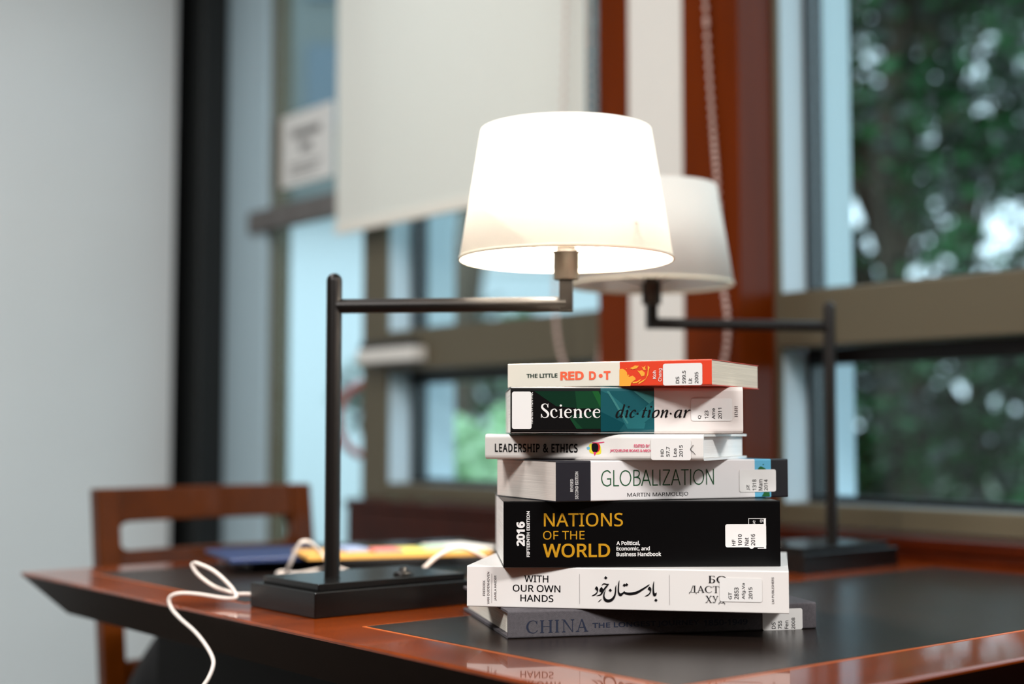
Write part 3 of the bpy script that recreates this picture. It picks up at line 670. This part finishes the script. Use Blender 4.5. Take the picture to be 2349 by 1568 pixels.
for pts in MP:
    q = b.trace(zpts(1380, 820, 8.39, pts)); Fc.append(list(range(len(V), len(V) + len(q)))); V += q
b.shape('map_print', V, Fc, ink('map_orange', srgb(240, 168, 62)))
b.write('author_lettering', WHT, [('Koh', ZA(985,250,1050,405), True, .02), ('Chang', ZA(1090,205,1175,455), True, .01)])
b.sticker(ZA(1185,108,1940,530), [('DS', ZA(1430,365,1500,495), True), ('599.5', ZA(1555,250,1625,495), True), ('Lit', ZA(1675,395,1745,495), True), ('2005', ZA(1795,275,1865,495), True)])

# ------------------------------------------------------------------ swing-arm lamps
def lamp(label, cu, cv, pole_u, end, z_arm, z_shade, on):
    """base centred on (cu, cv); pole at (pole_u, cv); shade centre at the world point end"""
    base_w, base_d = .23, .148
    r = tag(empty('table_lamp', W(cu, cv, ZT + .0003), TH), label, 'lamp', 'swing-arm table lamps')
    mb = MB().box((-base_w/2, -base_d/2, 0), (base_w/2, base_d/2, .0285)); mb.build('base', M['lamp_black'], r, .0012)
    mb = MB().box((-base_w/2 + .011, -base_d/2 + .011, .0285), (base_w/2 - .011, base_d/2 - .011, .0365)); pl = mb.build('base_plate', M['lamp_black'], r, .001)
    px = pole_u - cu; zp = z_arm - ZT; top = zp + .040
    R_ = .0094
    prof = [(R_, .0365), (R_, top - R_)] + [(R_*cos(k*pi/12), top - R_ + R_*sin(k*pi/12)) for k in range(1, 6)] + [(.0005, top)]
    MB().lathe(prof, 28, (px, 0)).build('pole', M['metal'], r)
    inv = Matrix.Rotation(-TH, 3, 'Z'); e = inv @ (Vector(end) - Vector(W(cu, cv, 0))); e.z = zp
    s = Vector((px, 0, zp)); d = (e - s).normalized(); k = Vector((-d.y, d.x, 0)); h = .0078
    mb = MB(); mb.tube([s + d * .004, e + d * .0], .0088, 16); mb.build('arm', M['metal'], r)
    mb = MB(); a0 = e - d*h - k*h; vs = []
    zb, zt_ = zp - .0085, zp + .031
    for q in (e - d*h - k*h, e + d*h - k*h, e + d*h + k*h, e - d*h + k*h): vs.append((q.x, q.y, zb))
    for q in (e - d*h - k*h, e + d*h - k*h, e + d*h + k*h, e - d*h + k*h): vs.append((q.x, q.y, zt_))
    mb.add(vs, [(0,3,2,1),(4,5,6,7),(0,1,5,4),(1,2,6,5),(2,3,7,6),(3,0,4,7)]); mb.build('upright', M['metal'], r, .001)
    c = (e.x, e.y); zs = z_shade - ZT
    prof = [(.0145, zt_ - .002), (.0150, zt_), (.0150, zt_ + .030), (.0168, zt_ + .0302), (.0168, zt_ + .0312), (.0120, zt_ + .0314)]
    for i in range(8): prof += [(.0120, zt_ + .0316 + i*.0022), (.0112, zt_ + .0327 + i*.0022)]
    prof += [(.0118, zt_ + .051), (.0060, zt_ + .052)]
    MB().lathe(prof, 32, c).build('socket', M['socket'], r)
    zb = zt_ + .056
    bp = [(.006, zb - .004), (.012, zb), (.014, zb + .008)] + [(.0265*sin(a), zb + .034 - .0265*cos(a)) for a in [radians(x) for x in range(40, 180, 14)]] + [(.0004, zb + .0605)]
    MB().lathe(bp, 24, c).build('bulb', M['bulb'] if on else M['bulb_off'], r)
    r0, r1, h_, t = .1265, .1015, .154, .0009
    MB().lathe([(r0, zs), (r1, zs + h_), (r1 - t, zs + h_), (r0 - t, zs)], 96, c, closed=True).build('lamp_shade', M['shade'] if on else M['shade_off'], r)
    mb = MB(); mb.lathe([(r0 + .0008, zs - .0006), (r0 + .0004, zs + .003), (r0 - t - .0008, zs + .003), (r0 - t - .0008, zs - .0006)], 96, c, closed=True)
    mb.build('shade_rim', M['shade_trim'], r)
    mb = MB(); zr = zs + .030
    for a in (0.5, 0.5 + 2*pi/3, 0.5 + 4*pi/3):
        mb.tube([(c[0] + .016*cos(a), c[1] + .016*sin(a), zt_ + .0312), (c[0] + .1212*cos(a), c[1] + .1212*sin(a), zr)], .0012, 8)
    mb.build('shade_support', M['socket'], r)
    q = (.137 - cu) if on else (-.13 * .6)
    mb = MB().lathe([(.0125, .0365), (.0125, .0385), (.010, .0405), (.0055, .0412), (.005, .0455), (.0005, .0465)], 24, (q, -.037 + .0 if on else 0.0)); mb.build('switch_knob', M['metal'], r)
    return r
L1 = lamp('lit swing-arm table lamp with glowing white shade, left of and behind the books', .107, -.158, .060, (.0640, 1.640, 0), 1.108, 1.1605, True)
L2 = lamp('unlit swing-arm table lamp with white shade, right of the books near the window', .915, -.127, .962, (.2160, 2.150, 0), 1.125, 1.183, False)
def local(root, p):
    q = Vector(p) - root.location; return Matrix.Rotation(-root.rotation_euler.z, 3, 'Z') @ q
# cord of the lit lamp: out of the base, a loop above the table, over the edge and down
cp = [(590,1363,1.70),(560,1362,1.705),(541,1361,1.71),(494,1346,1.715),(456,1319,1.72),(441,1297,1.725),(444,1292,1.725),(453,1292,1.72),(490,1309,1.71),(524,1339,1.70),(540,1361,1.695),(539,1371,1.69),(511,1371,1.695),(460,1363,1.70),(419,1360,1.70),(395,1365,1.70),(387.5,1377,1.70),(395,1397,1.695),(415,1419.5,1.67),(446,1447,1.64),(470,1476,1.615),(487,1506,1.595),(489,1527,1.585),(477,1557,1.575),(455,1590,1.57),(430,1650,1.57)]
MB().tube([local(L1, at_y(*p)) for p in crom(cp, 6)], .0024, 10).build('cord', M['cord'], L1)
# loose white cable on the far half of the table
def cable(label, pts, r=.0026, m='cord', cat='cable'):
    root = at_y(*pts[0]); t = MB().tube([Vector(at_y(*p)) - root for p in crom(pts, 6)], r, 10)
    return tag(t.build('cable', M[m], None, loc=root), label, cat)
cable('white cable looping up and lying behind the lit lamp pole', [(655,1316,2.02),(664,1296,2.0),(684,1252,1.99),(698,1241,1.99),(716,1247,2.0),(740,1272,2.02),(760,1300,2.01),(790,1316,1.95),(806,1313,1.97),(760,1300,2.04),(720,1308,2.03),(680,1315,2.03),(648,1311,2.05),(636,1316,2.03),(650,1320,2.0)])
cable('white cable arching between the lit lamp base and the white book', [(930,1340,1.885),(948,1326,1.875),(972,1303,1.87),(1000,1278,1.88),(1035,1259,1.89),(1060,1256,1.90),(1085,1264,1.91),(1110,1278,1.92),(1145,1306,1.95),(1172,1321,1.97)])

# ------------------------------------------------------------------ papers on the far half of the table
def slab(name, label, cat, p0, p1, depth, z0, t, m, bevel=.001):
    """front edge from p0 to p1 (world xy), running back by depth"""
    p0 = Vector((p0[0], p0[1], z0)); d = Vector((p1[0] - p0.x, p1[1] - p0.y, 0)); L = d.length
    return tag(MB().box((0, 0, 0), (L, depth, t)).build(name, m, None, bevel, loc=p0, rz=math.atan2(d.y, d.x)), label, cat)
zt = ZT + .0009
def on(px, py, zz): q = at_z(px, py, zz); return (q.x, q.y)
nb = tag(empty('binder', (*on(575, 1304, zt), zt), radians(22)), 'black binder under the yellow envelope behind the lit lamp', 'binder')
MB().box((0, 0, 0), (.43, .24, .003)).build('cover', M['lamp_black'], nb, .001)
MB().box((.004, .003, .003), (.426, .236, .013)).build('paper_block', mat('grey_paper', srgb(60, 58, 60), .8), nb)
MB().box((0, 0, .013), (.43, .24, .016)).build('cover', M['lamp_black'], nb, .001)
zb = zt + .0161
slab('folder', 'dark blue folder on the black binder, left of the lit lamp pole', 'folder', on(528, 1286, zb + .004), on(775, 1277, zb + .004), .19, zb, .007, mat('navy_card', srgb(34, 52, 96), .4))
slab('envelope', 'yellow envelope lying on the black binder behind the lit lamp', 'envelope', on(705, 1297, zb), on(1130, 1284, zb), .13, zb + .0072, .006, mat('manila_paper', srgb(214, 160, 78), .7))
zb2 = zb + .0134
for i, (x0, x1, y, c, nm) in enumerate(((860, 925, 1268, (226, 128, 126), 'pink'), (926, 975, 1266, (214, 208, 110), 'yellow'), (976, 1040, 1263, (150, 196, 160), 'green'))):
    slab('sticky_note', '%s sticky note on the yellow envelope' % nm, 'note', on(x0, y, zb2), on(x1, y - 2, zb2), .05, zb2, .004, mat('note_' + nm, srgb(*c), .7), 0)
slab('paper_sheet', 'sheet of white paper on the yellow envelope beside the black book', 'paper', on(1040, 1262, zb2), on(1135, 1257, zb2), .10, zb2, .003, M['paper'], 0)
slab('leaflet', 'pale blue leaflet lying on the far end of the envelope', 'leaflet', on(795, 1266, zb2), on(856, 1263, zb2), .07, zb2, .004, mat('pale_blue_paper', srgb(150, 168, 205), .7), 0)

# ------------------------------------------------------------------ chair on the far side
cw = .437
c0 = W(.168, -1.035, 0)
ch = tag(empty('chair', c0, TH), 'brown wooden chair with an open ladder back, across the table by the white wall', 'chair')
# local x = along the back (e_u), local -y = towards the table; the back leans to +y
lean = lambda z_: .0 + max(0, z_ - .42) * .15
def post(x):
    mb = MB(); n = 10; vs = []
    for i in range(n + 1):
        z_ = .857 * i / n; y = lean(z_) + (.03 if z_ < .42 else .03); wv = .021; dp = .017
        y += (.05 * (1 - z_/.42) if z_ < .42 else 0)
        vs += [(x - wv, y - dp, z_), (x + wv, y - dp, z_), (x + wv, y + dp, z_), (x - wv, y + dp, z_)]
    mb.add(vs, [(4*i + j, 4*i + (j+1) % 4, 4*i + 4 + (j+1) % 4, 4*i + 4 + j) for i in range(n) for j in range(4)] + [(3, 2, 1, 0), tuple(4*n + j for j in range(4))])
    return mb
for x in (.021, cw - .021): post(x).build('back_leg', M['chair'], ch, .004)
def rail(z0, z1, bow=.02, th=.020, fillet=0):
    mb = MB(); n = 12; vs = []
    for i in range(n + 1):
        x = .0425 + (cw - .085) * i / n; yb = bow * sin(pi * i / n)
        for z_ in (z0, z1):
            y = lean(z_) + .03 + yb; vs += [(x, y - th/2, z_), (x, y + th/2, z_)]
    mb.add(vs, [q for i in range(n) for q in ((4*i, 4*i+4, 4*i+6, 4*i+2), (4*i+1, 4*i+3, 4*i+7, 4*i+5), (4*i+2, 4*i+6, 4*i+7, 4*i+3), (4*i, 4*i+1, 4*i+5, 4*i+4))] + [(0, 2, 3, 1), (4*n, 4*n+1, 4*n+3, 4*n+2)])
    if fillet:                                # rounded inner corners of the opening
        zf = z0 if fillet < 0 else z1; y = lean(zf) + .034; rf = .022
        for x, sx in ((.0415, 1), (cw - .0415, -1)):
            arc = [(x + sx*rf*(1 - cos(k*pi/12)), zf + fillet*rf*(1 - sin(k*pi/12))) for k in range(7)]
            mb.prism([(x, zf - fillet*.002)] + arc, 'y', y - .008, y + .010)
    return mb
rail(.797, .857, fillet=-1).build('top_rail', M['chair'], ch, .003)
rail(.690, .746, fillet=1).build('back_rail', M['chair'], ch, .003)
rail(.495, .556).build('back_rail', M['chair'], ch, .003)
MB().box((.01, -.40, .43), (cw - .01, .03, .465)).build('seat', M['seat'], ch, .01)
for x in (.03, cw - .03): MB().box((x - .02, -.40, 0), (x + .02, -.36, .4299)).build('front_leg', M['chair'], ch, .004)
# bag on the seat
bg_ = tag(empty('bag', W(.290, -.925, .4655), TH + radians(6)), 'black bag with pale strap lying on the chair seat under the table edge', 'bag')
mb = MB(); n = 10; vs = []
for i in range(n + 1):
    t = i / n; z_ = .205 * t; k = .5 + .5*cos(pi * max(0, t - .1) * .9); wx = .15 * (1 - .8*t*t) ; wy = .09 * (1 - .5*t)
    for j in range(12):
        a = 2*pi*j/12; ca, sa = cos(a), sin(a); q = (abs(ca)**3 + abs(sa)**3) ** (-1/3)
        vs.append((wx*ca*q, wy*sa*q, z_))
mb.add(vs, [(12*i + j, 12*i + (j+1) % 12, 12*i + 12 + (j+1) % 12, 12*i + 12 + j) for i in range(n) for j in range(12)] + [tuple(reversed(range(12))), tuple(12*n + j for j in range(12))], 0, True)
mb.build('bag_body', M['bag'], bg_)
MB().tube([(-.150, -.062, .012), (-.140, -.085, .05), (-.105, -.090, .105), (-.05, -.075, .165)], .010, 8).build('strap', M['bag_strip'], bg_)

# ------------------------------------------------------------------ blind, chains, sign, rail, box, hose
U_B = 1.17
rb = tag(room_empty('roller_blind'), 'cream roller blind pulled halfway down over the left window', 'blind')
uvbox(mb := MB(), U_B, U_B + .001, -1.935, -.93, 1.515, WTOP); mb.build('blind_fabric', M['blind'], rb)
uvbox(mb := MB(), U_B - .004, U_B + .006, -1.935, -.93, 1.488, 1.515); mb.build('bottom_bar', M['blind_bar'], rb, .002)
mb = MB(); mb.tube([(U_B + .03, 1.95, WTOP - .03), (U_B + .03, .92, WTOP - .03)], .028, 20); mb.build('roller', M['blind_bar'], rb)
def chain(pts, m, name, parent=None, step=.0112, r=.0055):
    q = [Vector(p) for p in crom(pts, 16)]; mb = MB(); acc = 0; mb.ball(q[0], r, 8)
    for a, b_ in zip(q, q[1:]):
        acc += (b_ - a).length
        if acc >= step: acc = 0; mb.ball(b_, r, 8)
    mb.tube(q, .0011, 5)
    return mb.build(name, m, parent)
def uvp(px, py, U):
    r_ = ray(px, py); t = (U + ORG.dot(EU)) / r_.dot(EU); p = CAMP + r_ * t; u_, v_ = uv_of(p); return (u_, -v_, p.z)
UC = 1.105
c1 = [(1352, -60), (1354, 120), (1358, 300), (1366, 500), (1378, 670), (1379, 780), (1368, 850), (1345, 880), (1318, 872), (1294, 835), (1280, 780), (1275, 720), (1274, 600), (1290, 300), (1300, -60)]
chain([uvp(x, y, U_B - .02) for x, y in c1], M['bead'], 'pull_chain', rb)
root = tag(room_empty('bead_chain'), 'pale pink bead chain hanging in front of the wooden column', 'chain')
chain([uvp(x, y, UC) for x, y in [(1615, -60), (1624, 120), (1636, 300), (1646, 430), (1658, 640), (1668, 720), (1668, 780), (1660, 830), (1640, 870), (1610, 880)]], M['bead'], 'bead_string', root)

sg = tag(room_empty('paper_sign'), 'white printed paper notice on the glass above the grey rail', 'sign')
uvbox(mb := MB(), U_F + .040, U_F + .0445, -2.385, -2.093, 1.684, 1.900); mb.build('sheet', M['paper'], sg)
mb = MB()
for (a, b_, z0, z1) in ((-2.32, -2.16, 1.825, 1.848), (-2.27, -2.21, 1.780, 1.806), (-2.33, -2.15, 1.742, 1.747), (-2.33, -2.17, 1.728, 1.733), (-2.33, -2.19, 1.714, 1.719)):
    uvbox(mb, U_F + .0388, U_F + .0399, a, b_, z0, z1)
mb.build('printed_lines', M['ink_grey'], sg)
rl = tag(room_empty('grey_rail'), 'dark grey horizontal rail fixed across the glass beside the blind', 'rail')
uvbox(mb := MB(), U_F - .012, U_F + .019, -2.49, -1.90, 1.556, 1.620); mb.build('rail_body', M['grey_bar'], rl, .002)
mb = MB()
JM = mat('rail_joint', srgb(84, 80, 78), .6)
for v_ in (-2.36, -2.23, -2.10): uvbox(MB(), U_F - .0135, U_F - .0121, v_, v_ + .006, 1.558, 1.618).build('joint_strip', JM, rl)
wbx = tag(room_empty('window_box'), 'small white box with a black top fixed to the left window crossbar', 'box')
uvbox(mb := MB(), U_F - .045, U_F - .0005, -1.83, -1.575, 1.135, 1.172); mb.build('white_case', M['panel'], wbx, .004)
uvbox(mb := MB(), U_F - .035, U_F - .0005, -1.83, -1.60, 1.1722, 1.192); mb.build('black_top', M['gasket'], wbx, .003)
hz = tag(empty('red_hose', at_y(846, 962, 4.02)), 'loop of red hose hanging outside the glass beside the left window', 'hose')
hp = [Vector((.085*cos(a), .03*cos(a), .105*sin(a))) for a in [2*pi*i/40 for i in range(41)]]
MB().tube(hp, .011, 10, caps=False).build('hose_loop', M['red'], hz)

# ------------------------------------------------------------------ garden and buildings outside
gr = MB().box((-60, 0, -.6), (60, 90, -.5)).build('ground', M['ground'], None, loc=W(1.6, 0, 0), rz=TH - pi/2)
gr.location = W(1.5, 0, 0); struct(gr)
bd = tag(empty('building', (-4.6, 15.0, -.5), 0), 'pale building with a grey upper storey seen through the left glazing', 'building')
MB().box((0, 0, 0), (7.2, 5, 3.9)).build('lower_wall', M['facade'], bd)
MB().box((0, -.6, 3.9), (7.2, 5, 9.0)).build('upper_storey', M['clad'], bd)
mb = MB()
for z_ in (2.4, 3.2): mb.box((3.5, -.06, z_), (7.2, -.001, z_ + .22))
mb.build('band', M['facade_band'], bd)
for i in range(6):
    for z_ in (4.6, 6.0, 7.4):
        w_ = MB().box((2.45 + i*.8, -.66, z_), (2.95 + i*.8, -.601, z_ + .9)).build('window', M['dark_glass'], bd)
rng = random.Random(4)
def foliage(clusters, n_per, size, aspect=.5):
    """leaf blades scattered in round clumps: (x, y, z, radius)"""
    mb = MB()
    for (x, y, z_, r_) in clusters:
        for _ in range(n_per):
            d = Vector((rng.gauss(0, 1), rng.gauss(0, 1), rng.gauss(0, 1))).normalized() * r_ * rng.random() ** .45
            c = Vector((x, y, z_)) + d
            a = Vector((rng.gauss(0, 1), rng.gauss(0, 1), rng.gauss(0, .7))).normalized(); nrm = Vector((rng.gauss(0, 1), rng.gauss(0, 1), rng.gauss(.6, 1)))
            s_ = a.cross(nrm).normalized(); l = size * (.6 + .8*rng.random()); wd = l * aspect
            vs = [c - a*l/2, c + s_*wd/2 - a*l*.05, c + a*l/2, c - s_*wd/2 - a*l*.05]
            mb.add(vs, [(0, 1, 2, 3)], rng.random() < .45 and 1 or 0)
    return mb
def tree(x, y, h, r_, label, n_cl, n_per, size, mats, low=.4, cat='tree', name='tree', group=None, avoid=None):
    t = tag(empty(name, (x, y, -.5)), label, cat, group)
    tr = [(0, 0, 0), (.05*r_, .02, h*.3), (-.04*r_, 0, h*.6), (.03*r_, 0, h*.85)]
    mb = MB().tube(crom(tr, 5), [.11 - .0045*i for i in range(16)], 10); br = []
    cl = []
    while len(cl) < n_cl:
        a = rng.random()*2*pi; q = sqrt(rng.random()); zz = low + rng.random()*(h - low)
        sh = sqrt(max(.05, 1 - ((zz - low)/(h - low)*2 - 1)**2))*.6 + .4
        p = (q*r_*cos(a)*sh, q*r_*sin(a)*sh, zz, r_*(.22 + .16*rng.random()))
        if avoid and avoid(x + p[0], y + p[1], p[2] - .5): continue
        cl.append(p)
    for p in cl[::5]: mb.tube([(0, 0, max(.3, p[2]*.6)), (p[0]*.5, p[1]*.5, p[2]*.85), p[:3]], [.035, .022, .01], 6)
    mb.build('trunk', M['bark'], t)
    foliage(cl, n_per, size).build('foliage', [M[m] for m in mats], t)
    return t
tree(2.0, 7.2, 4.6, .85, 'dark leafy tree outside the right window, nearest the white jamb', 105, 115, .11, ('leaf_a', 'leaf_b'))
tree(3.75, 8.0, 5.2, .95, 'dark leafy tree outside the right window at the picture edge', 110, 115, .11, ('leaf_a', 'leaf_b'))
tree(3.6, 11.0, 6.0, 1.35, 'large tree standing behind the two garden trees', 100, 100, .14, ('leaf_a', 'leaf_b'))
tree(2.75, 5.6, 1.05, .6, 'low dark green shrub under the garden trees by the right window', 26, 110, .10, ('leaf_b', 'leaf_a'), .1, 'shrub', 'shrub')
tree(-.22, 6.4, 1.5, .5, 'bright green shrub outside the left window', 34, 120, .09, ('leaf_c', 'leaf_c'), .15, 'shrub', 'shrub')
tree(-.35, 9.9, 2.3, .85, 'dark green shrub behind the bright green shrub', 34, 110, .12, ('leaf_b', 'leaf_a'), .15, 'shrub', 'shrub')
tk = tag(empty('slim_tree', (-.26, 8.2, -.5)), 'slim leaning bare trunk outside the left window', 'tree')
MB().tube(crom([(-.12, 0, 0), (-.1, 0, 1.2), (0, 0, 2.4), (.2, .05, 3.6), (.35, .1, 5)], 5), [.13 - .003*i for i in range(21)], 12).build('trunk', M['bark'], tk)
foliage([(.35 + rng.gauss(0, .4), rng.gauss(0, .4), 4.9 + rng.gauss(0, .4), .35) for _ in range(14)], 90, .11).build('foliage', [M['leaf_a'], M['leaf_b']], tk)
